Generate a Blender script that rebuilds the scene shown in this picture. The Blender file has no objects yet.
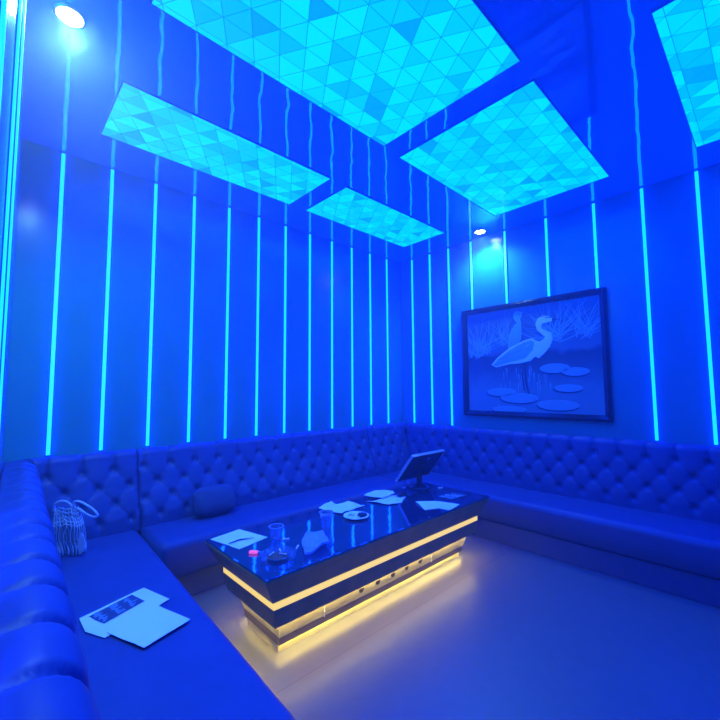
import bpy, bmesh, math, random
from mathutils import Vector, Matrix, noise
PI = math.pi
R = random.Random(7)
scene = bpy.context.scene
C = scene.collection
H = 3.3664            # ceiling height
ZB = 0.998            # top of the sofa backs
NEAR = -5.7           # y of the wall behind the camera
SX, SL = -4.30, 0.04  # wall_side: corner x and slope

# ------------------------------------------------------------------ helpers
def obj(name, bm, mats, parent=None, smooth=False, loc=None):
    me = bpy.data.meshes.new(name)
    bmesh.ops.recalc_face_normals(bm, faces=bm.faces)
    bm.to_mesh(me); bm.free()
    if not isinstance(mats, (list, tuple)): mats = [mats]
    for m in mats: me.materials.append(m)
    if smooth:
        for p in me.polygons: p.use_smooth = True
    o = bpy.data.objects.new(name, me); C.objects.link(o)
    if parent is not None: o.parent = parent
    if loc is not None: o.location = loc
    return o

def thing(name, label, cat, loc=(0, 0, 0), rotz=0, group=None):
    o = bpy.data.objects.new(name, None); C.objects.link(o)
    o.location = loc; o.rotation_euler = (0, 0, rotz)
    o.empty_display_size = .05
    o['label'] = label; o['category'] = cat
    if group: o['group'] = group
    return o

def tag(o, label, cat, group=None):
    o['label'] = label; o['category'] = cat
    if group: o['group'] = group
    return o

def struct(name, bm, m):
    o = obj(name, bm, m); o['kind'] = 'structure'; return o

def dup(root, loc, rotz, label, group=None):
    r = root.copy(); C.objects.link(r); r.location = loc; r.rotation_euler = (0, 0, rotz)
    r['label'] = label
    if group: r['group'] = group
    for ch in list(root.children):
        c = ch.copy(); C.objects.link(c); c.parent = r
        for g in list(ch.children):
            d = g.copy(); C.objects.link(d); d.parent = c
    return r

def box(bm, x0, x1, y0, y1, z0, z1, bev=0, mi=0, seg=2):
    vs = [bm.verts.new((x, y, z)) for z in (z0, z1) for x, y in ((x0, y0), (x1, y0), (x1, y1), (x0, y1))]
    fs = [(0, 3, 2, 1), (4, 5, 6, 7), (0, 1, 5, 4), (1, 2, 6, 5), (2, 3, 7, 6), (3, 0, 4, 7)]
    faces = [bm.faces.new([vs[i] for i in f]) for f in fs]
    for f in faces: f.material_index = mi
    if bev:
        es = set(e for f in faces for e in f.edges)
        bmesh.ops.bevel(bm, geom=list(es), offset=bev, segments=seg, affect='EDGES', profile=.5)
    return bm

def BM(): return bmesh.new()

def lathe(bm, prof, n=32, cx=0, cy=0, closed=False, mi=0):
    rings = []
    for r, z in prof:
        if r < 1e-6: rings.append([bm.verts.new((cx, cy, z))])
        else: rings.append([bm.verts.new((cx + r * math.cos(2 * PI * i / n), cy + r * math.sin(2 * PI * i / n), z)) for i in range(n)])
    pairs = list(zip(rings[:-1], rings[1:]))
    if closed: pairs.append((rings[-1], rings[0]))
    for a, b in pairs:
        for i in range(n):
            j = (i + 1) % n
            if len(a) == 1 and len(b) == 1: continue
            if len(a) == 1: f = bm.faces.new((a[0], b[i], b[j]))
            elif len(b) == 1: f = bm.faces.new((a[i], a[j], b[0]))
            else: f = bm.faces.new((a[i], a[j], b[j], b[i]))
            f.material_index = mi
    return bm

def tube(bm, pts, r, n=8, mi=0):
    pts = [Vector(p) for p in pts]; rings = []
    for i, p in enumerate(pts):
        t = (pts[min(i + 1, len(pts) - 1)] - pts[max(i - 1, 0)]).normalized()
        a = t.orthogonal().normalized() if i == 0 else (prev - t * prev.dot(t)).normalized()
        prev = a; b = t.cross(a)
        rr = r[i] if isinstance(r, (list, tuple)) else r
        rings.append([bm.verts.new(p + (a * math.cos(2 * PI * k / n) + b * math.sin(2 * PI * k / n)) * rr) for k in range(n)])
    for A, B in zip(rings[:-1], rings[1:]):
        for k in range(n):
            f = bm.faces.new((A[k], A[(k + 1) % n], B[(k + 1) % n], B[k])); f.material_index = mi
    for rg in (rings[0], rings[-1]):
        f = bm.faces.new(rg); f.material_index = mi
    return bm

def prism(bm, poly, z0, z1, mi=0):
    a = [bm.verts.new((x, y, z0)) for x, y in poly]; b = [bm.verts.new((x, y, z1)) for x, y in poly]
    fs = [bm.faces.new(a[::-1]), bm.faces.new(b)]
    for i in range(len(poly)):
        j = (i + 1) % len(poly); fs.append(bm.faces.new((a[i], a[j], b[j], b[i])))
    for f in fs: f.material_index = mi
    return bm

def extrude_profile(bm, prof, s0, s1, P, n=1, mi=0, jit=None):
    """closed profile of (d, z) swept along s; P(s, d, z) -> point"""
    rings = []
    for k in range(n + 1):
        s = s0 + (s1 - s0) * k / n
        rings.append([bm.verts.new(P(s, d, z + (jit(s, d, z) if jit else 0))) for d, z in prof])
    m = len(prof)
    for A, B in zip(rings[:-1], rings[1:]):
        for i in range(m):
            f = bm.faces.new((A[i], A[(i + 1) % m], B[(i + 1) % m], B[i])); f.material_index = mi
    bm.faces.new(rings[0]).material_index = mi; bm.faces.new(rings[-1]).material_index = mi
    return bm

# ------------------------------------------------------------------ materials
def mat(name, col, rough=.5, metal=0, emit=None, estr=1.0, ior=1.5, alpha=1, trans=0, coat=0, bump=None, spec=.5):
    m = bpy.data.materials.new(name); m.use_nodes = True
    b = m.node_tree.nodes['Principled BSDF']
    b.inputs['Base Color'].default_value = (*col, 1)
    b.inputs['Roughness'].default_value = rough
    b.inputs['Metallic'].default_value = metal
    b.inputs['IOR'].default_value = ior
    b.inputs['Alpha'].default_value = alpha
    b.inputs['Transmission Weight'].default_value = trans
    b.inputs['Coat Weight'].default_value = coat
    b.inputs['Specular IOR Level'].default_value = spec
    if emit:
        b.inputs['Emission Color'].default_value = (*emit, 1)
        b.inputs['Emission Strength'].default_value = estr
    if bump:
        sc_, st, dist = bump
        nt = m.node_tree; tc = nt.nodes.new('ShaderNodeTexCoord'); nz = nt.nodes.new('ShaderNodeTexNoise')
        nz.inputs['Scale'].default_value = sc_; nz.inputs['Detail'].default_value = 3
        bp = nt.nodes.new('ShaderNodeBump'); bp.inputs['Strength'].default_value = st; bp.inputs['Distance'].default_value = dist
        nt.links.new(tc.outputs['Object'], nz.inputs['Vector']); nt.links.new(nz.outputs['Fac'], bp.inputs['Height'])
        nt.links.new(bp.outputs['Normal'], b.inputs['Normal'])
    return m

def mottle(m, c1, c2, scale=6, detail=4, stretch=(1, 1, 1)):
    """noise mix of two albedos on the Principled base colour"""
    nt = m.node_tree; b = nt.nodes['Principled BSDF']
    tc = nt.nodes.new('ShaderNodeTexCoord'); mp = nt.nodes.new('ShaderNodeMapping'); mp.inputs['Scale'].default_value = stretch
    nz = nt.nodes.new('ShaderNodeTexNoise'); nz.inputs['Scale'].default_value = scale; nz.inputs['Detail'].default_value = detail
    cr = nt.nodes.new('ShaderNodeValToRGB')
    cr.color_ramp.elements[0].position = .35; cr.color_ramp.elements[1].position = .65
    cr.color_ramp.elements[0].color = (*c1, 1); cr.color_ramp.elements[1].color = (*c2, 1)
    nt.links.new(tc.outputs['Object'], mp.inputs['Vector']); nt.links.new(mp.outputs['Vector'], nz.inputs['Vector'])
    nt.links.new(nz.outputs['Fac'], cr.inputs['Fac']); nt.links.new(cr.outputs['Color'], b.inputs['Base Color'])
    return m

M = {}
M['wall'] = mottle(mat('wall_paint', (.03, .10, .16), .20, bump=(90, .05, .002)), (.016, .25, .195), (.020, .27, .21), 3)
M['floor'] = mat('floor_tile', (.16, .14, .12), .38)
M['leather'] = mottle(mat('leatherette', (.03, .05, .1), .52, bump=(160, .12, .002), spec=.35), (.020, .048, .132), (.025, .056, .150), 8)
M['paper'] = mat('white_paper', (.82, .86, .9), .7)
M['ink'] = mat('dark_ink', (.03, .05, .08), .6)
M['ink_light'] = mat('pale_ink', (.2, .45, .5), .6)
M['dark'] = mat('black_plastic', (.012, .013, .016), .35)
M['black'] = mat('hole_shade_black', (.004, .004, .004), .8)
M['silver'] = mat('silver_edge', (.6, .6, .62), .3, metal=.6)
M['chrome'] = mat('chrome_ring', (.7, .72, .75), .2, metal=1)
M['alu'] = mat('aluminium_channel', (.25, .3, .35), .35, metal=.7)
M['frame'] = mat('black_lacquer_frame', (.008, .009, .012), .12, ior=1.4, bump=(9, .35, .02))
M['led_cyan'] = mat('cyan_led_diffuser', (.2, .3, .3), .5, emit=(.008, .90, 46.0), estr=1.0)
M['led_warm'] = mat('warm_led_diffuser', (.3, .25, .1), .5, emit=(1.0, .73, .15), estr=1.02)
M['led_warm_up'] = mat('warm_led_tape_upper', (.3, .25, .1), .5, emit=(1.0, .76, .24), estr=36.0)
M['led_warm_hi'] = mat('warm_led_tape', (.3, .25, .1), .5, emit=(1.0, .76, .20), estr=52.0)
M['lamp'] = mat('downlight_lens', (.8, .8, .8), .4, emit=(.7, .95, 1.0), estr=30.0)
M['seam'] = mat('panel_seam', (.01, .03, .05), .5, emit=(0, .28, .9), estr=.9)
M['panel_rim'] = mat('panel_rim', (.03, .2, .35), .4)
TONES = [.42, .58, .70, .80, .90]
M['tri'] = [mat('panel_acrylic_%d' % i, (.02, .03, .04), .12, emit=(0, g * .93, 16.0), estr=1.0) for i, g in enumerate(TONES)]
M['glass'] = mat('clear_plastic_cup', (.75, .85, 1), .08, trans=.9, ior=1.1, alpha=.38)
M['rim'] = mat('cup_rim', (.25, .40, .55), .2)
M['frost'] = mat('frosted_acrylic', (.35, .5, .75), .35, trans=.35, ior=1.3, alpha=.8, bump=(45, .6, .01))
M['pink'] = mat('pink_lighter_added_glow', (.9, .12, .3), .4, emit=(1.0, .12, .50), estr=.8)  # glow added to the lighter so its pink shows under blue light
M['cloth'] = mat('navy_cloth', (.018, .045, .095), .75, bump=(60, .2, .004))
M['lace'] = mat('pale_lace', (.42, .55, .6), .6)
M['net'] = mat('sheer_net', (.10, .16, .2), .6, alpha=.45)
M['pad'] = mat('picture_lily', (.20, .42, .30), .5)
M['pad2'] = mat('picture_lily_rim', (.28, .55, .40), .5)
M['bird'] = mat('picture_bird', (.9, .95, .6), .5)
M['bird2'] = mat('picture_wing', (.22, .52, .36), .5)
M['birdline'] = mat('picture_outline', (.95, .97, .7), .5)
M['birddark'] = mat('picture_dark', (.035, .045, .06), .5)
M['reed'] = mat('picture_reed', (.28, .55, .40), .5)

# black mirror ceiling: stretched glossy film, slightly wavy
m = bpy.data.materials.new('stretch_ceiling'); m.use_nodes = True; nt = m.node_tree
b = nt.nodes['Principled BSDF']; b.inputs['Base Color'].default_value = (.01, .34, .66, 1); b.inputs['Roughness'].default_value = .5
b.inputs['Specular IOR Level'].default_value = 0
gl = nt.nodes.new('ShaderNodeBsdfGlossy'); gl.inputs['Roughness'].default_value = .006; gl.inputs['Color'].default_value = (.8, .85, .95, 1)
mx = nt.nodes.new('ShaderNodeMixShader'); mx.inputs['Fac'].default_value = .38
tc = nt.nodes.new('ShaderNodeTexCoord'); nz = nt.nodes.new('ShaderNodeTexNoise'); nz.inputs['Scale'].default_value = 4.5; nz.inputs['Detail'].default_value = 1
bp = nt.nodes.new('ShaderNodeBump'); bp.inputs['Strength'].default_value = .09; bp.inputs['Distance'].default_value = .02
nt.links.new(tc.outputs['Object'], nz.inputs['Vector']); nt.links.new(nz.outputs['Fac'], bp.inputs['Height'])
nt.links.new(bp.outputs['Normal'], gl.inputs['Normal'])
nt.links.new(b.outputs[0], mx.inputs[1]); nt.links.new(gl.outputs[0], mx.inputs[2]); nt.links.new(mx.outputs[0], nt.nodes['Material Output'].inputs[0])
M['ceiling'] = m

# floor tiles: thin dark joints every 0.8 m
nt = M['floor'].node_tree; b = nt.nodes['Principled BSDF']
tc = nt.nodes.new('ShaderNodeTexCoord'); mp = nt.nodes.new('ShaderNodeMapping'); mp.inputs['Location'].default_value = (5.2, 2.0, 0)
br = nt.nodes.new('ShaderNodeTexBrick'); br.offset = 0; br.inputs['Scale'].default_value = 1
br.inputs['Brick Width'].default_value = 6; br.inputs['Row Height'].default_value = 3; br.inputs['Mortar Size'].default_value = .0022
br.inputs['Color1'].default_value = (.130, .130, .128, 1); br.inputs['Color2'].default_value = (.138, .138, .135, 1); br.inputs['Mortar'].default_value = (.05, .045, .04, 1)
nz = nt.nodes.new('ShaderNodeTexNoise'); nz.inputs['Scale'].default_value = 14; nz.inputs['Detail'].default_value = 5
mxc = nt.nodes.new('ShaderNodeMix'); mxc.data_type = 'RGBA'; mxc.blend_type = 'MULTIPLY'; mxc.inputs[0].default_value = .25
nt.links.new(tc.outputs['Object'], mp.inputs['Vector']); nt.links.new(mp.outputs['Vector'], br.inputs['Vector'])
nt.links.new(tc.outputs['Object'], nz.inputs['Vector'])
nt.links.new(br.outputs['Color'], mxc.inputs[6]); nt.links.new(nz.outputs['Fac'], mxc.inputs[7]); nt.links.new(mxc.outputs[2], b.inputs['Base Color'])

# polished dark stone of the table
def stone(name, rough, ior, c1, c2, bump):
    return mottle(mat(name, c1, rough, ior=ior, bump=bump), c1, c2, 7, 6)
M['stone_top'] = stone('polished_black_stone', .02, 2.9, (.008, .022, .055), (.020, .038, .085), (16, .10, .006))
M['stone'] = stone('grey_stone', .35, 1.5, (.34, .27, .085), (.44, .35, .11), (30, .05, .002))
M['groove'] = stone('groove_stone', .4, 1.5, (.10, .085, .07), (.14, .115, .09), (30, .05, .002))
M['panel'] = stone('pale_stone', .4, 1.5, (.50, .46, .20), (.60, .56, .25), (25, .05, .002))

# artwork water tones of the picture (printed)
m = mat('picture_water', (.1, .1, .1), .45); nt = m.node_tree; b = nt.nodes['Principled BSDF']
tc = nt.nodes.new('ShaderNodeTexCoord'); sp = nt.nodes.new('ShaderNodeSeparateXYZ'); mr = nt.nodes.new('ShaderNodeMapRange')
mr.inputs['From Min'].default_value = 1.2; mr.inputs['From Max'].default_value = 2.42
cr = nt.nodes.new('ShaderNodeValToRGB'); E_ = cr.color_ramp.elements
E_[0].position = 0; E_[0].color = (.14, .27, .22, 1); E_[1].position = 1; E_[1].color = (.09, .17, .14, 1)
for p, c in ((.22, (.13, .25, .20)), (.42, (.055, .10, .095)), (.53, (.032, .055, .06)), (.58, (.10, .18, .16)), (.75, (.075, .14, .12))):
    e = E_.new(p); e.color = (*c, 1)
nz = nt.nodes.new('ShaderNodeTexNoise'); nz.inputs['Scale'].default_value = 6; nz.inputs['Detail'].default_value = 4
ad = nt.nodes.new('ShaderNodeMath'); ad.operation = 'MULTIPLY_ADD'; ad.inputs[1].default_value = .14
nt.links.new(tc.outputs['Object'], sp.inputs[0]); nt.links.new(sp.outputs['Z'], mr.inputs['Value'])
nt.links.new(tc.outputs['Object'], nz.inputs['Vector']); nt.links.new(nz.outputs['Fac'], ad.inputs[0]); nt.links.new(mr.outputs[0], ad.inputs[2])
sb = nt.nodes.new('ShaderNodeMath'); sb.operation = 'SUBTRACT'; sb.inputs[1].default_value = .07
nt.links.new(ad.outputs[0], sb.inputs[0]); nt.links.new(sb.outputs[0], cr.inputs['Fac']); nt.links.new(cr.outputs['Color'], b.inputs['Base Color'])
M['water'] = m

# ------------------------------------------------------------------ setting
def side_x(y): return SX + SL * y        # y is negative: the wall leans outwards towards the camera
xs = side_x(NEAR)
struct('floor', prism(BM(), [(xs - .1, NEAR - .1), (.1, NEAR - .1), (.1, .1), (SX - .1, .1)], -.1, 0), M['floor'])
struct('ceiling', prism(BM(), [(xs - .1, NEAR - .1), (.1, NEAR - .1), (.1, .1), (SX - .1, .1)], H, H + .1), M['ceiling'])
struct('wall_left', box(BM(), SX - .1, .1, 0, .1, 0, H), M['wall'])
struct('wall_right', box(BM(), 0, .1, NEAR, 0, 0, H), M['wall'])
struct('wall_side', prism(BM(), [(xs, NEAR), (SX, 0), (SX - .1, 0), (xs - .1, NEAR)], 0, H), M['wall'])
struct('wall_rear', box(BM(), xs - .1, .1, NEAR - .1, NEAR, 0, H), M['wall'])

# ------------------------------------------------------------------ sofas
PITCH, Z1, VP2 = .205, .872, .236
def tuft_h(s, z, phase, amp=1.0):
    a = (s - phase) / PITCH; b = (z - Z1) / VP2
    bc = min(0, max(-1.5, b))
    u, w = a + bc, a - bc
    p = math.sqrt(abs(math.sin(PI * u) * math.sin(PI * w)))
    db = 9
    for rr in (0, -.5, -1, -1.5):
        off = 0 if rr in (0, -1) else .5
        da = (a - off) - round(a - off)
        db = min(db, math.hypot(da * PITCH, (b - rr) * VP2))
    top = min(1, max(0, b / .06))
    slot = math.exp(-((a - round(a)) * PITCH / (.009 if amp <= 1 else .014)) ** 2)
    puff = .016 * p ** .5 * (1 - top) + (.016 * p ** .4 - .016 * amp * slot) * top
    return puff - .029 * math.exp(-(db / .025) ** 2)

def back_profile(dt, db, roll):
    """front silhouette from the wall over the top and down to the seat"""
    pts = [(.004, ZB - .012)]
    for k in range(0, 8):                      # round the top front edge
        t = k / 7 * PI / 2
        pts.append((dt - roll + roll * math.sin(t), ZB - roll + roll * math.cos(t)))
    pts += [(dt + (db - dt) * .35, .74), (db - .012, .52), (db, .405)]
    return pts

def resample(pts, step):
    out = [pts[0]]
    for a, b in zip(pts[:-1], pts[1:]):
        L = math.hypot(b[0] - a[0], b[1] - a[1]); n = max(1, int(round(L / step)))
        for k in range(1, n + 1): out.append((a[0] + (b[0] - a[0]) * k / n, a[1] + (b[1] - a[1]) * k / n))
    return out

def tufted_back(name, P, s0, s1, phase, dt, db, roll, parent, mitre0=None, mitre1=None, step=.0137, topf=1.0, ends=(0, 0), amp=1.0):
    prof = resample(back_profile(dt, db, roll), .0125)
    n = int((s1 - s0) / step)
    bm = BM(); cols = []
    for k in range(n + 1):
        col = []
        for i, (d, z) in enumerate(prof):
            lo = s0 if mitre0 is None else s0 + mitre0 * d
            hi = s1 if mitre1 is None else s1 - mitre1 * d
            s = lo + (hi - lo) * k / n
            a = prof[max(i - 1, 0)]; c = prof[min(i + 1, len(prof) - 1)]
            tx, tz = c[0] - a[0], c[1] - a[1]; L = math.hypot(tx, tz); nx, nz_ = -tz / L, tx / L
            front = min(1, max(0, (d - .03) / (dt - .05)))
            h = tuft_h(s, z, phase, amp)
            if d < dt - .02: h *= topf
            h *= front
            # soft rounding next to a unit's open ends
            if ends[0]: h -= .016 * math.exp(-((s - s0) / .012) ** 2)
            if ends[1]: h -= .016 * math.exp(-((s1 - s) / .012) ** 2)
            h += .004 * noise.noise((s * 5, z * 5, phase))
            if i in (0, len(prof) - 1): h = 0
            col.append(bm.verts.new(P(s, d + nx * h, z + nz_ * h)))
        col.append(bm.verts.new(P(s0 + (s1 - s0) * k / n if mitre0 is None and mitre1 is None else (s0 + (s1 - s0) * k / n), .004, .405)))
        cols.append(col)
    m_ = len(cols[0])
    for A, B in zip(cols[:-1], cols[1:]):
        for i in range(m_):
            bm.faces.new((A[i], A[(i + 1) % m_], B[(i + 1) % m_], B[i]))
    bm.faces.new(cols[0]); bm.faces.new(cols[-1])
    return obj(name, bm, M['leather'], parent, smooth=True)

def seat_profile(d0, D, z0, z1, r):
    pts = [(d0, z0), (d0, z1 - .006), (d0 + .05, z1)]
    pts += [(d0 + (D - d0) * f, z1 + .004 * math.sin(PI * f)) for f in (.3, .5, .7)]
    for k in range(0, 9):
        t = k / 8 * PI / 2; pts.append((D - r + r * math.sin(t), z1 - r + r * math.cos(t)))
    pts += [(D + .004, (z0 + z1) / 2), (D, z0 + .02), (D - .012, z0)]
    return pts

def seat(P, s0, s1, D, parent, plinthD, d0=.04):
    n = int((s1 - s0) / .05)
    jit = lambda s, d, z: .003 * noise.noise((s * 4, d * 4, 1.3)) if z > .3 else 0
    bm = extrude_profile(BM(), seat_profile(d0, D, .185, .43, .055), s0, s1, P, n, jit=jit)
    obj('seat', bm, M['leather'], parent, smooth=True)
    bm = extrude_profile(BM(), [(d0, 0), (d0, .18), (plinthD, .18), (plinthD, .004), (plinthD - .01, 0)], s0, s1, P, 1)
    obj('plinth', bm, M['leather'], parent)

P_left = lambda s, d, z: (s, -d, z)                        # s = x along the left wall
P_right = lambda s, d, z: (-d, -s, z)                      # s = distance from the corner along the right wall
dl = math.hypot(1, SL); dS = (-SL / dl, -1 / dl); dN = (1 / dl, -SL / dl)
P_side = lambda s, d, z: (SX + dS[0] * s + dN[0] * d, dS[1] * s + dN[1] * d, z)   # s = distance from its corner
DBL, DBR, DBS = .36, .275, .275

so = thing('sofa', 'blue button-tufted bench sofa along the left wall, behind the table', 'sofa')
seat(P_left, -3.498, -.916, .85, so, .775, d0=.04)
tufted_back('backrest', P_left, -3.498, -.918, -3.053, .20, DBL, .05, so, ends=(1, 1))
sr = thing('sofa', 'blue button-tufted bench sofa along the right wall, below the framed bird picture', 'sofa')
seat(P_right, .04, 5.2, .785, sr, .77)
seat(P_left, -.912, -.793, .85, sr, .775, d0=.04)
tufted_back('backrest', P_right, .004, 5.2, 2.135, .20, DBR, .05, sr, mitre0=DBL / DBR)
tufted_back('backrest', P_left, -.912, -.004, -3.053, .20, DBL, .05, sr, mitre1=DBR / DBL, ends=(1, 0))
ss = thing('sofa', 'blue tufted corner sofa nearest the viewer, under the loose printed sheets', 'sofa')
seat(P_side, .04, 5.2, .80, ss, .77)
tufted_back('backrest', P_side, .004, 5.2, 2.25, .172, DBS, .080, ss, mitre0=DBL / DBS, step=.0075, amp=1.5)
tufted_back('backrest', P_left, SX + .004, -3.504, -3.053, .20, DBL, .05, ss, mitre0=DBS / DBL, ends=(0, 1))

# ------------------------------------------------------------------ LED strips on the walls
def strip_parts(root, length, w=.025, p=.013):
    bm = BM(); box(bm, -w / 2 - .002, w / 2 + .002, 0, p * .3, 0, length)
    obj('channel', bm, M['alu'], root)
    bm = BM(); box(bm, -w / 2, w / 2, p * .3, p * 1.15, .004, length - .013, bev=.003)
    obj('diffuser', bm, M['led_cyan'], root)
ORD = ['first', 'second', 'third', 'fourth', 'fifth', 'sixth', 'seventh', 'eighth', 'ninth', 'tenth', 'eleventh', 'twelfth']
G_L, G_R, G_S = 'LED strips on the left wall', 'LED strips on the right wall', 'LED strips on the near side wall'
full = H - ZB - .004
left_x = [-v * 1.28 for v in (.240, .506, .771, 1.035, 1.301, 1.568, 1.833, 2.097, 2.372, 2.641, 2.907, 3.168)]
proto = thing('led_strip', 'vertical cyan LED strip on the left wall, first from the far corner', 'light strip', (left_x[0], -.0005, ZB + .002), PI, G_L)
strip_parts(proto, full)
for i, x in enumerate(left_x[1:], 1):
    dup(proto, (x, -.0005, ZB + .002), PI, 'vertical cyan LED strip on the left wall, %s from the far corner' % ORD[i], G_L)
right_y = [-v * 1.28 for v in (.182, .428, .668)] + [-3.0016, -3.397, -3.79]
lab = ['vertical cyan LED strip on the right wall, first from the far corner',
       'vertical cyan LED strip on the right wall, second from the far corner',
       'vertical cyan LED strip on the right wall, just left of the bird picture',
       'vertical cyan LED strip on the right wall, just right of the bird picture',
       'vertical cyan LED strip on the right wall, second right of the bird picture',
       'vertical cyan LED strip on the right wall, third right of the bird picture']
for y, l in zip(right_y, lab):
    dup(proto, (-.0005, y, ZB + .002), PI / 2, l, G_R)
short = None
for y, l in zip([-v * 1.28 for v in (.931, 1.287, 1.66, 2.028)], ('leftmost', 'second from left', 'third from left', 'rightmost')):
    l = 'short cyan LED strip above the bird picture, %s of four' % l
    if short is None:
        short = thing('led_strip', l, 'light strip', (-.0005, y, 2.472), PI / 2, G_R); strip_parts(short, H - 2.472 - .003)
    else: dup(short, (-.0005, y, 2.472), PI / 2, l, G_R)
# the near side wall
angS = math.atan2(dN[1], dN[0]) - PI / 2
sp_ = None
for t, l in ((2.81, 'nearest the viewer'), (2.11, 'middle of the three'), (1.66, 'farthest of the three')):
    px, py = side_x(-t) + .0006, -t
    l = 'vertical cyan LED strip on the left-edge side wall, %s' % l
    if sp_ is None:
        sp_ = thing('led_strip', l, 'light strip', (px, py, ZB + .002), angS, G_S); strip_parts(sp_, full, .022, .009)
    else: dup(sp_, (px, py, ZB + .002), angS, l, G_S)

# ------------------------------------------------------------------ ceiling panels with triangular facets
def clip(poly, axis, val, keep_less):
    out = []
    for i in range(len(poly)):
        a, b_ = poly[i], poly[(i + 1) % len(poly)]
        ia = (a[axis] <= val) == keep_less; ib = (b_[axis] <= val) == keep_less
        if ia: out.append(a)
        if ia != ib:
            t = (val - a[axis]) / (b_[axis] - a[axis]); out.append((a[0] + (b_[0] - a[0]) * t, a[1] + (b_[1] - a[1]) * t))
    return out
def ceiling_panel(x0, x1, y0, y1, label, ox, oy, pitch=.164, rowh=.137, thick=.009):
    cx, cy = (x0 + x1) / 2, (y0 + y1) / 2
    t = thing('light_panel', label, 'ceiling light', (cx, cy, H - thick), 0, 'cyan triangle-pattern ceiling panels')
    rim = .006
    bm = BM()
    for a in ((x0, x0 + rim, y0, y1), (x1 - rim, x1, y0, y1), (x0 + rim, x1 - rim, y0, y0 + rim), (x0 + rim, x1 - rim, y1 - rim, y1)):
        box(bm, a[0] - cx, a[1] - cx, a[2] - cy, a[3] - cy, 0, thick - .001)
    obj('frame', bm, M['panel_rim'], t)
    bm = BM(); box(bm, x0 + rim - cx, x1 - rim - cx, y0 + rim - cy, y1 - rim - cy, .003, thick - .001, mi=0)
    X0, X1, Y0, Y1 = x0 + rim, x1 - rim, y0 + rim, y1 - rim
    j0 = int((Y0 - oy) / rowh) - 2; j1 = int((Y1 - oy) / rowh) + 2
    i0 = int((X0 - ox) / pitch) - 3; i1 = int((X1 - ox) / pitch) + 3
    rnd = random.Random(int(abs(x0 * 100 + y0 * 37)))
    for j in range(j0, j1):
        sh = .5 if j % 2 else 0
        for i in range(i0, i1):
            ax, ay = ox + (i + sh) * pitch, oy + j * rowh
            up = [(ax, ay), (ax + pitch, ay), (ax + pitch / 2, ay + rowh)]
            dn = [(ax + pitch, ay), (ax + 1.5 * pitch, ay + rowh), (ax + pitch / 2, ay + rowh)]
            for tri in (up, dn):
                gx = sum(p[0] for p in tri) / 3; gy = sum(p[1] for p in tri) / 3
                k = .965
                poly = [(gx + (p[0] - gx) * k, gy + (p[1] - gy) * k) for p in tri]
                for ax_, v, kl in ((0, X0, False), (0, X1, True), (1, Y0, False), (1, Y1, True)):
                    if poly: poly = clip(poly, ax_, v, kl)
                mi = rnd.choices([1, 2, 3, 4, 5], [.7, 2, 3, 3.4, 3.2])[0]
                if len(poly) >= 3:
                    try:
                        f = bm.faces.new([bm.verts.new((p[0] - cx, p[1] - cy, .0025)) for p in poly]); f.material_index = mi
                    except ValueError: pass
    me_o = obj('diffuser', bm, [M['seam']] + M['tri'], t)
    return t
ceiling_panel(-3.89, -2.258, -1.145, -.475, 'long narrow cyan triangle-pattern ceiling panel beside the left wall', -3.697, -.965, rowh=.128, pitch=.1625)
ceiling_panel(-2.067, -.475, -1.128, -.474, 'narrow cyan triangle-pattern ceiling panel nearest the far corner', -2.0, -.965, rowh=.128, pitch=.1625)
ceiling_panel(-3.912, -2.253, -2.868, -1.782, 'largest-looking cyan triangle-pattern ceiling panel at the top centre', -3.129, -2.505)
ceiling_panel(-2.06, -.458, -2.858, -1.765, 'wide cyan triangle-pattern ceiling panel above the bird picture', -1.9, -2.505)
ceiling_panel(-2.06, -.435, -4.535, -3.44, 'cyan triangle-pattern ceiling panel cut by the upper right edge of the photo', -1.9, -3.9)
ceiling_panel(-3.912, -2.253, -4.535, -3.44, 'cyan triangle-pattern ceiling panel above and behind the viewer', -3.5, -3.9)

# ------------------------------------------------------------------ downlights
def downlight(x, y, label, energy):
    t = thing('downlight', label, 'downlight', (x, y, H - .014), 0, 'small round ceiling downlights')
    obj('trim_ring', lathe(BM(), [(.055, .002), (.058, 0), (.068, .004), (.070, .0135), (.055, .0135)], 40, closed=True), M['chrome'], t, smooth=True)
    obj('lens', lathe(BM(), [(0, -.012), (.022, -.011), (.040, -.006), (.052, .001), (.0545, .006), (.0545, .013), (0, .013)], 40), M['lamp'], t, smooth=True)
    l = bpy.data.lights.new('downlight_beam', 'SPOT'); l.energy = energy; l.color = (.22, .72, 1.0)
    l.spot_size = math.radians(150); l.spot_blend = .9; l.shadow_soft_size = .04
    lo = bpy.data.objects.new('downlight_beam', l); C.objects.link(lo); lo.parent = t; lo.location = (0, 0, -.06)
    return t
downlight(-4.186, -1.438, 'bright round ceiling downlight above the near corner sofa, at upper left', 150)
downlight(-.197, -1.434, 'small bright ceiling downlight above the bird picture on the right wall', 70)

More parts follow.
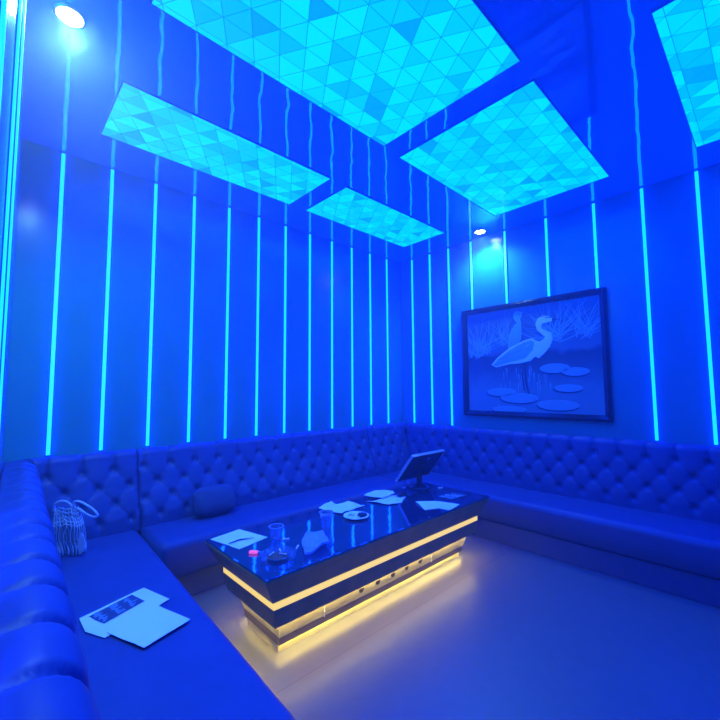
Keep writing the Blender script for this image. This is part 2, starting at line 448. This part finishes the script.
# ------------------------------------------------------------------ framed picture
pic = thing('framed_picture', 'black framed picture of two herons among lily pads on the right wall', 'picture', (0, 0, 0))
fy0, fy1, fz0, fz1 = -2.672, -1.050, 1.148, 2.468
iy0, iy1, iz0, iz1 = -2.614, -1.130, 1.212, 2.402
bm = BM()
def yz_frame(bm, o, i, x_o, x_i, xb):
    # sloping moulding: outer edge at x_o, inner lip at x_i
    oy0, oy1, oz0, oz1 = o; jy0, jy1, jz0, jz1 = i
    out = [(oy0, oz0), (oy1, oz0), (oy1, oz1), (oy0, oz1)]; inn = [(jy0, jz0), (jy1, jz0), (jy1, jz1), (jy0, jz1)]
    mid = [((a[0] * .62 + b[0] * .38), (a[1] * .62 + b[1] * .38)) for a, b in zip(out, inn)]
    rings = [[bm.verts.new((xb, *p)) for p in out], [bm.verts.new((x_o, *p)) for p in out], [bm.verts.new((x_o - .014, *p)) for p in mid],
             [bm.verts.new((x_i, *p)) for p in inn], [bm.verts.new((xb, *p)) for p in inn]]
    for A, B in zip(rings, rings[1:] + rings[:1]):
        for k in range(4): bm.faces.new((A[k], A[(k + 1) % 4], B[(k + 1) % 4], B[k]))
yz_frame(bm, (fy0, fy1, fz0, fz1), (iy0, iy1, iz0, iz1), -.045, -.040, -.002)
pic_frame = obj('frame', bm, M['frame'], pic)
# carved beads along the top rail
bm = BM()
for k in range(19):
    y = -1.10 - k * .0155
    lathe(bm, [(0, -.007), (.0055, -.004), (.0065, 0), (.0055, .004), (0, .007)], 8, -.058, y)
for v in bm.verts: v.co.z += 2.453
obj('beading', bm, M['frame'], pic_frame, smooth=True)
XP = -.033
bm = BM(); box(bm, XP, -.003, iy0, iy1, iz0, iz1, mi=0)
def flat(poly, x, mi):
    poly = [(min(max(a, iy0 + .002), iy1 - .002), min(max(b_, iz0 + .002), iz1 - .002)) for a, b_ in poly]
    A = [bm.verts.new((x, a, b_)) for a, b_ in poly]; B = [bm.verts.new((XP + .0002, a, b_)) for a, b_ in poly]
    f = bm.faces.new(A); f.material_index = mi
    for k in range(len(A)):
        g = bm.faces.new((A[k], A[(k + 1) % len(A)], B[(k + 1) % len(A)], B[k])); g.material_index = mi
def grow(poly, d):
    n = len(poly); out = []
    area = sum(poly[i][0] * poly[(i + 1) % n][1] - poly[(i + 1) % n][0] * poly[i][1] for i in range(n))
    sg = 1 if area > 0 else -1
    for i in range(n):
        ax, ay = poly[i - 1]; bx, by = poly[(i + 1) % n]; L = math.hypot(bx - ax, by - ay) + 1e-9
        out.append((poly[i][0] + sg * (by - ay) / L * d, poly[i][1] - sg * (bx - ax) / L * d))
    return out
def stroke(y0, z0, y1, z1, w, x, mi, curve=0):
    n = 5; up, dn = [], []
    L = math.hypot(y1 - y0, z1 - z0); nx, nz_ = -(z1 - z0) / L, (y1 - y0) / L
    for k in range(n + 1):
        t = k / n; o = curve * 4 * t * (1 - t); ww = w * (1 - t) + .0006
        cy_, cz_ = y0 + (y1 - y0) * t + nx * o, z0 + (z1 - z0) * t + nz_ * o
        up.append((cy_ + nx * ww, cz_ + nz_ * ww)); dn.append((cy_ - nx * ww, cz_ - nz_ * ww))
    flat(up + dn[::-1], x, mi)
body = [(-1.444, 1.759), (-1.522, 1.839), (-1.671, 1.939), (-1.839, 2.011), (-1.933, 2.029), (-1.976, 1.998), (-2.016, 1.984), (-2.067, 2.01), (-2.079, 2.04), (-2.038, 2.078), (-1.996, 2.122), (-1.983, 2.189), (-2.006, 2.241), (-2.058, 2.266), (-2.112, 2.253), (-2.155, 2.231), (-2.154, 2.201), (-2.092, 2.193), (-2.049, 2.186), (-2.033, 2.157), (-2.047, 2.121), (-2.095, 2.09), (-2.136, 2.067), (-2.151, 2.015), (-2.118, 1.929), (-2.067, 1.869), (-2.001, 1.809), (-1.959, 1.833), (-1.91, 1.788), (-1.803, 1.768), (-1.665, 1.764), (-1.504, 1.734)]
wing = [(-1.459, 1.755), (-1.537, 1.827), (-1.676, 1.922), (-1.839, 1.995), (-1.927, 2.011), (-1.957, 1.984), (-1.941, 1.905), (-1.853, 1.818), (-1.693, 1.785), (-1.513, 1.744)]
beak = [(-2.155, 2.231), (-2.231, 2.211), (-2.154, 2.201)]
back = [(-1.657, 1.94), (-1.669, 2.05), (-1.701, 2.143), (-1.751, 2.205), (-1.779, 2.229), (-1.739, 2.275), (-1.736, 2.331), (-1.77, 2.358), (-1.825, 2.339), (-1.831, 2.303), (-1.8, 2.267), (-1.812, 2.225), (-1.815, 2.143), (-1.805, 2.036), (-1.785, 2.0), (-1.728, 1.973)]
beak2 = [(-1.833, 2.336), (-1.882, 2.296), (-1.829, 2.298)]
leg = [(-1.836, 1.793), (-1.858, 1.792), (-1.855, 1.58), (-1.886, 1.423), (-1.865, 1.418), (-1.834, 1.576)]
leg2 = [(-1.809, 1.781), (-1.823, 1.78), (-1.819, 1.608), (-1.839, 1.449), (-1.823, 1.449), (-1.802, 1.603)]
rr = random.Random(3)
for cy_, cz_, n, sp_a, L0 in ((-2.16, 2.02, 46, 1.45, .50), (-2.45, 2.03, 34, 1.2, .42), (-1.35, 1.93, 44, 1.3, .42), (-1.62, 2.02, 26, .9, .40), (-1.22, 1.90, 22, .9, .38)):
    for k in range(n):
        a = rr.uniform(-sp_a, sp_a); L = L0 * rr.uniform(.5, 1.0); y_, z_ = cy_ + rr.uniform(-.09, .09), cz_ + rr.uniform(-.06, .06)
        stroke(y_, z_, y_ + math.sin(a) * L, z_ + math.cos(a) * L, rr.uniform(.002, .0045), XP - .0008 - .0001 * rr.random(), rr.choice([5, 5, 1]), rr.uniform(-.03, .03))
for k in range(36):   # upright streaks of reflection under the birds
    y_ = rr.uniform(-2.12, -1.55); z_ = rr.uniform(1.52, 1.78)
    stroke(y_, z_, y_ + rr.uniform(-.01, .01), z_ - rr.uniform(.06, .2), .003, XP - .0007, rr.choice([5, 6]))
for cy_, cz_, a, b_ in ((-1.64, 1.238, .205, .038), (-1.552, 1.436, .176, .047), (-1.761, 1.369, .216, .055), (-2.288, 1.478, .138, .039), (-2.176, 1.3, .21, .054), (-2.157, 1.691, .152, .05), (-2.363, 1.648, .131, .043)):
    el = [(cy_ + a * math.cos(2 * PI * k / 40) * (1 + .03 * math.sin(k * 2.1)), cz_ + b_ * math.sin(2 * PI * k / 40)) for k in range(40)]
    flat([(p[0] + .006, p[1] - .012) for p in grow(el, .005)], XP - .0011, 4); flat(el, XP - .0015, 2); flat([(cy_ + (p[0] - cy_) * .965, cz_ + (p[1] - cz_) * .91 + .001) for p in el], XP - .0018, 1)
for poly, mi in ((leg, 4), (leg2, 4)): flat(poly, XP - .0019, mi)
for poly, mi in ((back, 6), (beak2, 4)): flat(grow(poly, .003), XP - .0020, 3); flat(poly, XP - .0022, mi)
flat(grow(body, .005), XP - .0026, 7); flat(body, XP - .0029, 3); flat(wing, XP - .0032, 6)
flat(beak, XP - .0031, 4)
stroke(-2.15, 2.235, -1.99, 2.275, .004, XP - .0034, 4)
for k in range(6):
    stroke(-1.90 + k * .06, 1.965 - k * .028, -1.56 + k * .015, 1.80 - k * .005, .003, XP - .0034, 3)
for y_, z_ in ((-2.10, 2.236), (-1.80, 2.325)):
    flat([(y_ + .006 * math.cos(k), z_ + .006 * math.sin(k)) for k in (0, 1, 2, 3, 4, 5)], XP - .0036, 4)
obj('artwork', bm, [M['water'], M['pad'], M['pad2'], M['bird'], M['birddark'], M['reed'], M['bird2'], M['birdline']], pic)

# ------------------------------------------------------------------ table
TZ = .525
tcx, tcy = -2.2225, -1.5725
tb = thing('coffee_table', 'long black stone coffee table with glowing warm light band and lit base', 'table', (tcx, tcy, 0))
def ring_section(bm, secs, mi=0, cap=True):
    """stack of rectangles (hx, hy, z, ox, oy)"""
    rings = []
    for hx, hy, z, *o in secs:
        ox, oy = (o + [0, 0])[:2]
        rings.append([bm.verts.new((ox + sx * hx, oy + sy * hy, z)) for sx, sy in ((-1, -1), (1, -1), (1, 1), (-1, 1))])
    for A, B in zip(rings[:-1], rings[1:]):
        for k in range(4): bm.faces.new((A[k], A[(k + 1) % 4], B[(k + 1) % 4], B[k])).material_index = mi
    if cap: bm.faces.new(rings[0][::-1]); bm.faces.new(rings[-1])
    return bm
hx, hy = 1.1175, .3775
bm = ring_section(BM(), [(1.04, .318, .362), (hx - .004, hy - .004, TZ - .028), (hx, hy, TZ - .024), (hx, hy, TZ - .010)])
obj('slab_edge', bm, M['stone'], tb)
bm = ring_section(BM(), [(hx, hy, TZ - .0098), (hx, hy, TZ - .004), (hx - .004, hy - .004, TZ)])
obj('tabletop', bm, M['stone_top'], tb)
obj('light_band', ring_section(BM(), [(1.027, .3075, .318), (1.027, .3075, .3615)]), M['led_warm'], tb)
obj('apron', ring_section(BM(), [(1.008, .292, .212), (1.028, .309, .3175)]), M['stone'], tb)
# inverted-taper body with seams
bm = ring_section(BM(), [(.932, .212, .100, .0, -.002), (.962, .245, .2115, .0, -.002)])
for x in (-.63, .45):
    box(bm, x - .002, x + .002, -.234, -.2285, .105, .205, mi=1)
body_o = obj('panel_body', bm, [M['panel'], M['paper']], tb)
for x in (-2.542, -2.385, -2.231, -2.080, -1.917):  # solid black discs stand in for the shade inside the vent holes
    n = 20; bm = BM()
    r1 = [bm.verts.new((x - tcx + .021 * math.cos(2 * PI * k / n), -.2335, .160 + .021 * math.sin(2 * PI * k / n))) for k in range(n)]
    r2 = [bm.verts.new((x - tcx + .021 * math.cos(2 * PI * k / n), -.2250, .160 + .021 * math.sin(2 * PI * k / n))) for k in range(n)]
    for k in range(n): bm.faces.new((r1[k], r1[(k + 1) % n], r2[(k + 1) % n], r2[k]))
    bm.faces.new(r1); bm.faces.new(r2)
    obj('vent_hole_disc', bm, M['black'], body_o)
bm = ring_section(BM(), [(.930, .206, .060), (.930, .206, .0995)])
for a in ((-.930, .930, -.206, -.199), (-.930, .930, .199, .206), (-.930, -.923, -.199, .199), (.923, .930, -.199, .199)): box(bm, *a, .055, .060)
obj('base_groove', bm, M['groove'], tb)
obj('foot', ring_section(BM(), [(.918, .178, 0), (.918, .181, .0595)]), M['panel'], tb)
def led_loop(name, hx, hy, w, z0, z1, mt):
    bm = BM()
    for a in ((-hx, hx, -hy, -hy + w), (-hx, hx, hy - w, hy), (-hx, -hx + w, -hy + w, hy - w), (hx - w, hx, -hy + w, hy - w)): box(bm, *a, z0, z1)
    return obj(name, bm, mt, tb)
led_loop('upper_led_tape', .998, .282, .016, .2095, .2115, M['led_warm_up'])
led_loop('lower_led_tape', .921, .1975, .012, .0585, .0595, M['led_warm_hi'])

# ------------------------------------------------------------------ loose sheets and things on the table
def sheet(name, poly, z, thick=.0012, wav=.0, seed=0, mi_mat=None, parent=None, cuts=3, lift=None):
    bm = BM(); vs = [bm.verts.new((x, y, z)) for x, y in poly]
    f = bm.faces.new(vs); bmesh.ops.triangulate(bm, faces=[f])
    bmesh.ops.subdivide_edges(bm, edges=list(bm.edges), cuts=cuts, use_grid_fill=True)
    for v in bm.verts:
        n_ = noise.noise((v.co.x * 11 + seed, v.co.y * 11, seed * 1.7))
        v.co.z += max(0, wav * (.5 + n_)) + (lift(v.co.x, v.co.y) if lift else 0)
    ret = bmesh.ops.extrude_face_region(bm, geom=list(bm.faces))
    for v in ret['geom']:
        if isinstance(v, bmesh.types.BMVert): v.co.z += thick
    return obj(name, bm, mi_mat or M['paper'], parent)
SZ = .4385
flyer = tag(sheet('printed_flyer', [(-4.045, -1.513), (-3.750, -1.405), (-3.690, -1.622), (-3.990, -1.757), (-4.043, -1.650)], SZ, wav=.002, seed=4),
    'white flyer with a dark printed block, partly under the blank sheet on the near sofa', 'flyer')
bm = BM(); prism(bm, [(-4.012, -1.527), (-3.816, -1.447), (-3.786, -1.560), (-3.972, -1.640)], SZ + .0036, SZ + .0042)
e1, e2, o0 = Vector((.196, .080)), Vector((.030, -.113)), Vector((-4.012, -1.527))
rp = random.Random(9)
for a in range(3):
    for c in range(9):
        u0 = .05 + a * .33 + rp.uniform(0, .08); v0 = .08 + c * .095; L = rp.uniform(.06, .2)
        q = [o0 + e1 * u + e2 * v for u, v in ((u0, v0), (u0 + L, v0), (u0 + L, v0 + .045), (u0, v0 + .045))]
        prism(bm, [tuple(p) for p in q], SZ + .0042, SZ + .0045, mi=1)
obj('printed_block', bm, [M['ink'], M['ink_light']], flyer)
tag(sheet('paper_sheet', [(-3.781, -1.573), (-3.682, -1.883), (-3.891, -1.953), (-3.978, -1.730)], SZ + .0052, wav=.002, seed=8),
    'blank white sheet of paper lying over the printed flyer on the near sofa', 'paper')
tag(sheet('napkin', [(-3.320, -1.218), (-3.105, -1.180), (-3.035, -1.444), (-3.258, -1.496)], TZ + .0006, wav=.002, seed=2),
    'flat white square napkin on the left end of the table, under a dark pen', 'napkin')
bm = BM(); tube(bm, [(-3.272, -1.385, 0), (-3.20, -1.375, .001), (-3.115, -1.405, 0)], [.003, .005, .002], 8)
for v in bm.verts: v.co.z += TZ + .0085
tag(obj('pen', bm, M['dark'], smooth=True), 'slim dark pen lying on the flat napkin at the left end of the table', 'pen')
tag(sheet('napkin', [(-2.443, -1.206), (-2.30, -1.145), (-2.243, -1.120), (-2.247, -1.195), (-2.134, -1.208), (-2.115, -1.402), (-2.28, -1.40), (-2.397, -1.438)], TZ + .0006, wav=.02, seed=12),
    'crumpled white napkin at the back middle of the table, behind the clear cup and plate', 'napkin')
tag(sheet('napkin', [(-1.96, -1.224), (-1.746, -1.163), (-1.663, -1.305), (-1.72, -1.37), (-1.885, -1.389)], TZ + .018, wav=.012, seed=21),
    'folded bluish napkin lying on top of the ragged napkin left of the monitor', 'napkin')
tag(sheet('napkin', [(-2.03, -1.333), (-1.90, -1.36), (-1.80, -1.33), (-1.657, -1.40), (-1.64, -1.43), (-1.708, -1.491), (-1.75, -1.50), (-1.836, -1.558), (-1.957, -1.522)], TZ + .0006, wav=.014, seed=30),
    'ragged opened white napkin on the table just left of the monitor stand', 'napkin')
bm = BM(); lathe(bm, [(0, 0), (.03, 0), (.04, .006), (.036, .013), (.02, .016), (0, .017)], 14)
for v in bm.verts: v.co += Vector((.012, .008, .006)) * noise.noise(v.co * 45); v.co.x *= 1.5
tag(obj('snack_wrapper', bm, M['dark'], smooth=True, loc=(-1.70, -1.44, TZ + .019)), 'small dark wrapper crumpled on the ragged napkin left of the monitor', 'wrapper')
fo = tag(sheet('booklet', [(-1.737, -1.618), (-1.85, -1.807), (-1.734, -1.863), (-1.723, -2.005 + .06), (-1.55, -1.930), (-1.597, -1.713)], TZ + .0006, wav=.003, seed=40, lift=lambda x, y: .010 * max(0, 1 - abs(x + y + 3.45) * 6)),
    'open folded white booklet near the front right of the table', 'booklet')
bm = BM(); tube(bm, [(0, 0, .0), (.004, 0, .02), (.0, .004, .034), (-.012, .004, .044), (-.018, .004, .036)], .0035, 8)
tag(obj('hook', bm, M['dark'], smooth=True, loc=(-1.652, -1.655, TZ + .004)), 'tiny dark hooked piece standing at the booklet edge', 'hook')
cd = tag(obj('coaster_card', prism(BM(), [(-1.445, -1.655), (-1.255, -1.665), (-1.245, -1.815), (-1.475, -1.795)], TZ + .0006, TZ + .004), M['ink']),
    'dark patterned card lying on the right end of the table', 'card')
bm = BM()
for k in range(46):
    x, y = rp.uniform(-1.44, -1.28), rp.uniform(-1.79, -1.67); a = rp.uniform(0, PI); L = rp.uniform(.008, .022)
    c_, s_ = math.cos(a) * L, math.sin(a) * L; w_ = .003
    prism(bm, [(x - c_ - s_ * .2, y - s_ + c_ * .2), (x + c_ - s_ * .2, y + s_ + c_ * .2), (x + c_ + s_ * .2, y + s_ - c_ * .2), (x - c_ + s_ * .2, y - s_ - c_ * .2)], TZ + .004, TZ + .0046 + k * .00001)
obj('pale_pattern', bm, M['ink_light'], cd)

def cup(name, x, y, r0, r1, h, label):
    w_ = .0022
    prof = [(0, .001), (r0, .001), (r0 + (r1 - r0) * .5, h * .5), (r1, h), (r1 + .002, h + .001), (r1 + .002, h + .004), (r1 - w_, h + .003), (r0 + (r1 - r0) * .5 - w_, h * .5), (r0 - w_, .004), (0, .004)]
    t = thing(name, label, 'cup', (x, y, TZ))
    obj('body', lathe(BM(), prof, 36), M['glass'], t, smooth=True)
    ring = [(r1 + .001 + .0028 * math.cos(k * PI / 4), h + .004 + .0028 * math.sin(k * PI / 4)) for k in range(8)]
    obj('rim', lathe(BM(), ring, 36, closed=True), M['rim'], t, smooth=True)
    return t
cup('plastic_cup', -3.007, -1.500, .034, .045, .074, 'short clear tumbler near the left end of the table, right of the pen')
cup('plastic_cup', -2.664, -1.585, .031, .046, .108, 'tall clear plastic cup in the table middle, left of the white plate')
pl_ = thing('plate', 'small white plate holding scraps, at the table middle', 'plate', (-2.362, -1.562, TZ))
obj('dish', lathe(BM(), [(0, .002), (.055, .001), (.06, .006), (.094, .018), (.096, .021), (.092, .022), (.058, .010), (0, .009)], 48), M['paper'], pl_, smooth=True)
bm = BM(); lathe(bm, [(0, 0), (.02, 0), (.028, .01), (.02, .022), (.008, .028), (0, .028)], 12)
for v in bm.verts: v.co += Vector((.010, .010, .008)) * noise.noise(v.co * 60 + Vector((3, 1, 2)))
tag(obj('tissue', bm, M['paper'], smooth=False, loc=(-2.372, -1.520, TZ + .0125)), 'crumpled white tissue on the small plate', 'tissue')
bm = BM(); lathe(bm, [(0, 0), (.024, 0), (.034, .008), (.028, .020), (0, .024)], 14)
for v in bm.verts: v.co += Vector((.008, .010, .006)) * noise.noise(v.co * 50); v.co.x *= 1.25
tag(obj('food_scrap', bm, M['dark'], smooth=True, loc=(-2.325, -1.590, TZ + .0125)), 'dark leftover scrap on the small white plate', 'food')
# ashtray
at = thing('ashtray', 'clear round glass ashtray at the front left of the table', 'ashtray', (-3.155, -1.765, TZ))
prof = [(0, .001), (.080, .001), (.098, .008), (.102, .026), (.098, .031), (.088, .029), (.074, .016), (0, .012)]
obj('bowl', lathe(BM(), prof, 28), M['glass'], at)
bm = BM(); lathe(bm, [(0, .0125), (.06, .0148), (.045, .019), (0, .021)], 20)
for v in bm.verts: v.co.z += .003 * max(0, noise.noise(v.co * 70))
ash = obj('ash', bm, mat('ash', (.10, .075, .05), .9), at)
for i, (x, y, a) in enumerate(((-3.185, -1.745, .5), (-3.14, -1.79, 2.1), (-3.125, -1.74, 1.2))):
    bm = BM(); tube(bm, [(-.022, 0, 0), (.022, 0, 0)], .004, 8)
    o = obj('cigarette_butt', bm, M['paper'], smooth=True, loc=(x, y, TZ + .0275)); o.rotation_euler = (0, 0, a)
    tag(o, 'short white cigarette butt in the glass ashtray, %s' % ('left one', 'front right one', 'back right one')[i], 'cigarette', 'cigarette butts in the ashtray')
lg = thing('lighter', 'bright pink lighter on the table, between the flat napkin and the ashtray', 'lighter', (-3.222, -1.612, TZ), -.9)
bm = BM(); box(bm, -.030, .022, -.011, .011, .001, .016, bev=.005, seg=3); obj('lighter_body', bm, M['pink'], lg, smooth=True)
bm = BM(); box(bm, .0225, .036, -.009, .009, .002, .015, bev=.003); obj('lighter_cap', bm, M['silver'], lg)
for x, y, a, l in ((-2.975, -1.560, .4, 'white paper scrap beside the short tumbler on the table'), (-2.992, -1.718, 1.5, 'white toothpick-like stub on the table, right of the ashtray'),
                   (-1.430, -1.235, .7, 'pale stub on the table left of the monitor base'), (-1.285, -1.222, 1.2, 'pale stub behind the monitor base'), (-1.185, -1.485, .2, 'pale stub on the table right of the monitor base')):
    bm = BM(); box(bm, -.024, .024, -.005, .005, .0006, .009, bev=.002)
    o = obj('paper_stub', bm, M['paper'], loc=(x, y, TZ)); o.rotation_euler = (0, 0, a - PI / 4); tag(o, l, 'stub', 'small white stubs on the table')
# crumpled clear plastic bag lying flat
tag(sheet('plastic_bag', [(-3.05, -1.875), (-2.95, -1.868), (-2.853, -1.852), (-2.80, -1.76), (-2.755, -1.665), (-2.845, -1.61), (-2.90, -1.66), (-2.955, -1.71), (-3.005, -1.79)], TZ + .0006, thick=.012, wav=.034, seed=55, mi_mat=M['frost'], cuts=5),
    'crumpled translucent plastic bag lying flat near the front edge of the table, left of centre', 'plastic bag')

# ------------------------------------------------------------------ touch monitor seen from behind
mo = thing('monitor', 'flat touch monitor on a stand, seen from behind on the far end of the table', 'monitor', (-1.305, -1.325, TZ))
obj('stand_base', lathe(BM(), [(0, .001), (.105, .001), (.110, .006), (.095, .014), (.04, .024), (.028, .034), (0, .036)], 40), mat('stand_gloss', (.03, .035, .05), .12, ior=1.8), mo, smooth=True)
bm = BM(); box(bm, -.024, .024, -.018, .018, .030, .20, bev=.006); obj('neck', bm, M['dark'], mo)
T = Matrix.Translation((0, -.018, .212)) @ Matrix.Rotation(math.radians(38), 4, 'X')
def tilt(bm):
    bmesh.ops.transform(bm, matrix=T, verts=bm.verts); return bm
bm = BM(); box(bm, -.245, .245, -.012, .010, -.160, .160, bev=.004); shell = obj('rear_shell', tilt(bm), M['dark'], mo)
bm = BM()
for a in ((-.252, -.2455, -.1665, .1665), (.2455, .252, -.1665, .1665), (-.2455, .2455, .1605, .1665), (-.2455, .2455, -.1665, -.1605)): box(bm, a[0], a[1], -.014, .013, a[2], a[3])
obj('bezel', tilt(bm), M['silver'], mo)
bm = BM(); box(bm, -.24, .24, .0102, .012, -.155, .155); obj('screen', tilt(bm), mat('monitor_screen', (.01, .012, .02), .1), mo)
bm = BM(); box(bm, -.05, .05, -.026, -.0122, -.055, .055, bev=.006); obj('mount_plate', tilt(bm), M['dark'], shell)
bm = BM(); lathe(bm, [(0, .0003), (.016, .0003), (.016, .0015), (0, .002)], 20)
bmesh.ops.transform(bm, matrix=T @ Matrix.Translation((.035, -.0121, .098)) @ Matrix.Rotation(PI / 2, 4, 'X'), verts=bm.verts)
obj('logo', bm, M['silver'], shell)

# ------------------------------------------------------------------ cushion and bag on the sofas
bm = BM(); bmesh.ops.create_uvsphere(bm, u_segments=36, v_segments=20, radius=1)
for v in bm.verts:
    x, y, z = v.co
    f = lambda t: math.copysign(abs(t) ** .62, t)
    v.co = Vector((f(x) * .185, y * .075 * (1 - .25 * (x * x + z * z) * .5), f(z) * .125))
    v.co += Vector((.006, .008, .006)) * noise.noise(Vector((x, y, z)) * 2.2)
bmesh.ops.rotate(bm, verts=bm.verts, cent=(0, 0, 0), matrix=Matrix.Rotation(math.radians(-24), 3, 'X'))
zmin = min(v.co.z for v in bm.verts)
tag(obj('cushion', bm, M['cloth'], smooth=True, loc=(-2.965, -.455, .4345 - zmin)), 'dark navy cushion leaning on the left sofa back, behind the table end', 'cushion')

bg = thing('handbag', 'pale striped see-through net bag leaning in the corner of the near sofa', 'bag', (-3.958, -.60, .4385), math.radians(-38))
def bag_pt(u, v):
    """u in 0..1 around, v in 0..1 up"""
    a = 2 * PI * u; w_ = .076 + .018 * math.sin(PI * v * .9) - .012 * v; d_ = .045 * (1 - .55 * v) + .012 * math.sin(PI * v)
    return Vector((-.065 * v + w_ * math.copysign(abs(math.cos(a)) ** .7, math.cos(a)), d_ * math.copysign(abs(math.sin(a)) ** .8, math.sin(a)) + .03 * v, .002 + v * .27 + .010 * math.sin(a * 3) * v))
bm = BM(); nu, nv = 32, 14
rings = [[bm.verts.new(bag_pt(i / nu, j / nv)) for i in range(nu)] for j in range(nv + 1)]
for A, B in zip(rings[:-1], rings[1:]):
    for k in range(nu): bm.faces.new((A[k], A[(k + 1) % nu], B[(k + 1) % nu], B[k]))
bm.faces.new(rings[0])
obj('net_body', bm, M['net'], bg, smooth=True)
for k in range(24):
    bm = BM(); tube(bm, [bag_pt(k / 24 + .01 * math.sin(j), j / 12) for j in range(13)], [.0034 if (j in (0, 1, 2, 8, 9)) else .0012 for j in range(13)], 6)
    obj('rib', bm, M['lace'], bg, smooth=True)
for v_ in (.66, .74, .82, .92, 1.0):
    bm = BM(); tube(bm, [bag_pt(k / 32, v_) + Vector((0, 0, .008 * math.sin(k * 2.4 + v_ * 9))) for k in range(33)], .0032, 6)
    obj('lace_band', bm, M['lace'], bg, smooth=True)
def loop(pts, r):
    # catmull-rom
    out = []
    for i in range(len(pts) - 3):
        p0, p1, p2, p3 = [Vector(p) for p in pts[i:i + 4]]
        for k in range(8):
            t = k / 8; out.append(.5 * ((2 * p1) + (p2 - p0) * t + (2 * p0 - 5 * p1 + 4 * p2 - p3) * t * t + (3 * p1 - p0 - 3 * p2 + p3) * t ** 3))
    bm = BM(); tube(bm, out, [r * (1.25 if k % 2 else .8) for k in range(len(out))], 8); return bm
def loop2(pts, r): return loop([(x - .065 * z / .27, y - .02, z) for x, y, z in pts], r)
obj('handle', loop2([(.05, .06, .20), (.05, .055, .26), (.055, .05, .315), (.10, .045, .315), (.165, .035, .275), (.195, .03, .235), (.17, .028, .222), (.12, .033, .245), (.07, .045, .275), (.055, .05, .2), (.06, .05, .15)], .0075), M['lace'], bg, smooth=True)
obj('handle', loop2([(-.08, .06, .2), (-.085, .055, .26), (-.06, .05, .31), (-.01, .05, .325), (.03, .05, .30), (.035, .055, .26), (.03, .06, .2)], .0065), M['lace'], bg, smooth=True)
bm = BM()
out_ = [(.0, 0), (.022, .03), (.028, .07), (.018, .11), (.004, .135), (-.014, .10), (-.018, .05)]
prism(bm, out_, 0, .006)
bmesh.ops.transform(bm, matrix=Matrix.Translation((.082, -.058, .015)) @ Matrix.Rotation(PI / 2, 4, 'X') , verts=bm.verts)
obj('leaf_tag', bm, M['lace'], bg)

# ------------------------------------------------------------------ world, camera
w = bpy.data.worlds.new('World'); scene.world = w; w.use_nodes = True
w.node_tree.nodes['Background'].inputs[0].default_value = (.0, .004, .02, 1); w.node_tree.nodes['Background'].inputs[1].default_value = .2
# thin haze added to the room air to give the downlights a glow
vo = w.node_tree.nodes.new('ShaderNodeVolumeScatter'); vo.inputs['Density'].default_value = .040; vo.inputs['Anisotropy'].default_value = .6
w.node_tree.links.new(vo.outputs[0], w.node_tree.nodes['World Output'].inputs['Volume'])
cam = bpy.data.cameras.new('Camera'); co = bpy.data.objects.new('Camera', cam); C.objects.link(co)
cam.sensor_width = 36; cam.lens = 391.362 / 720 * 36; cam.clip_start = .01
yaw, pit, rol = (math.radians(a) for a in (46.67024364, 4.27328507, -0.36734323))
f = Vector((math.cos(pit) * math.cos(yaw), math.cos(pit) * math.sin(yaw), math.sin(pit)))
r0 = Vector((math.sin(yaw), -math.cos(yaw), 0)); u0 = r0.cross(f)
r_ = r0 * math.cos(rol) + u0 * math.sin(rol); u_ = -r0 * math.sin(rol) + u0 * math.cos(rol)
mw = Matrix((r_, u_, -f)).transposed().to_4x4(); mw.translation = (-4.39123601, -3.76464518, 1.48011745)
co.matrix_world = mw
scene.camera = co
vs = scene.view_settings
scene.display_settings.display_device = 'sRGB'
vs.view_transform = 'Standard'; vs.look = 'None'; vs.exposure = 0; vs.gamma = 1; vs.use_curve_mapping = False
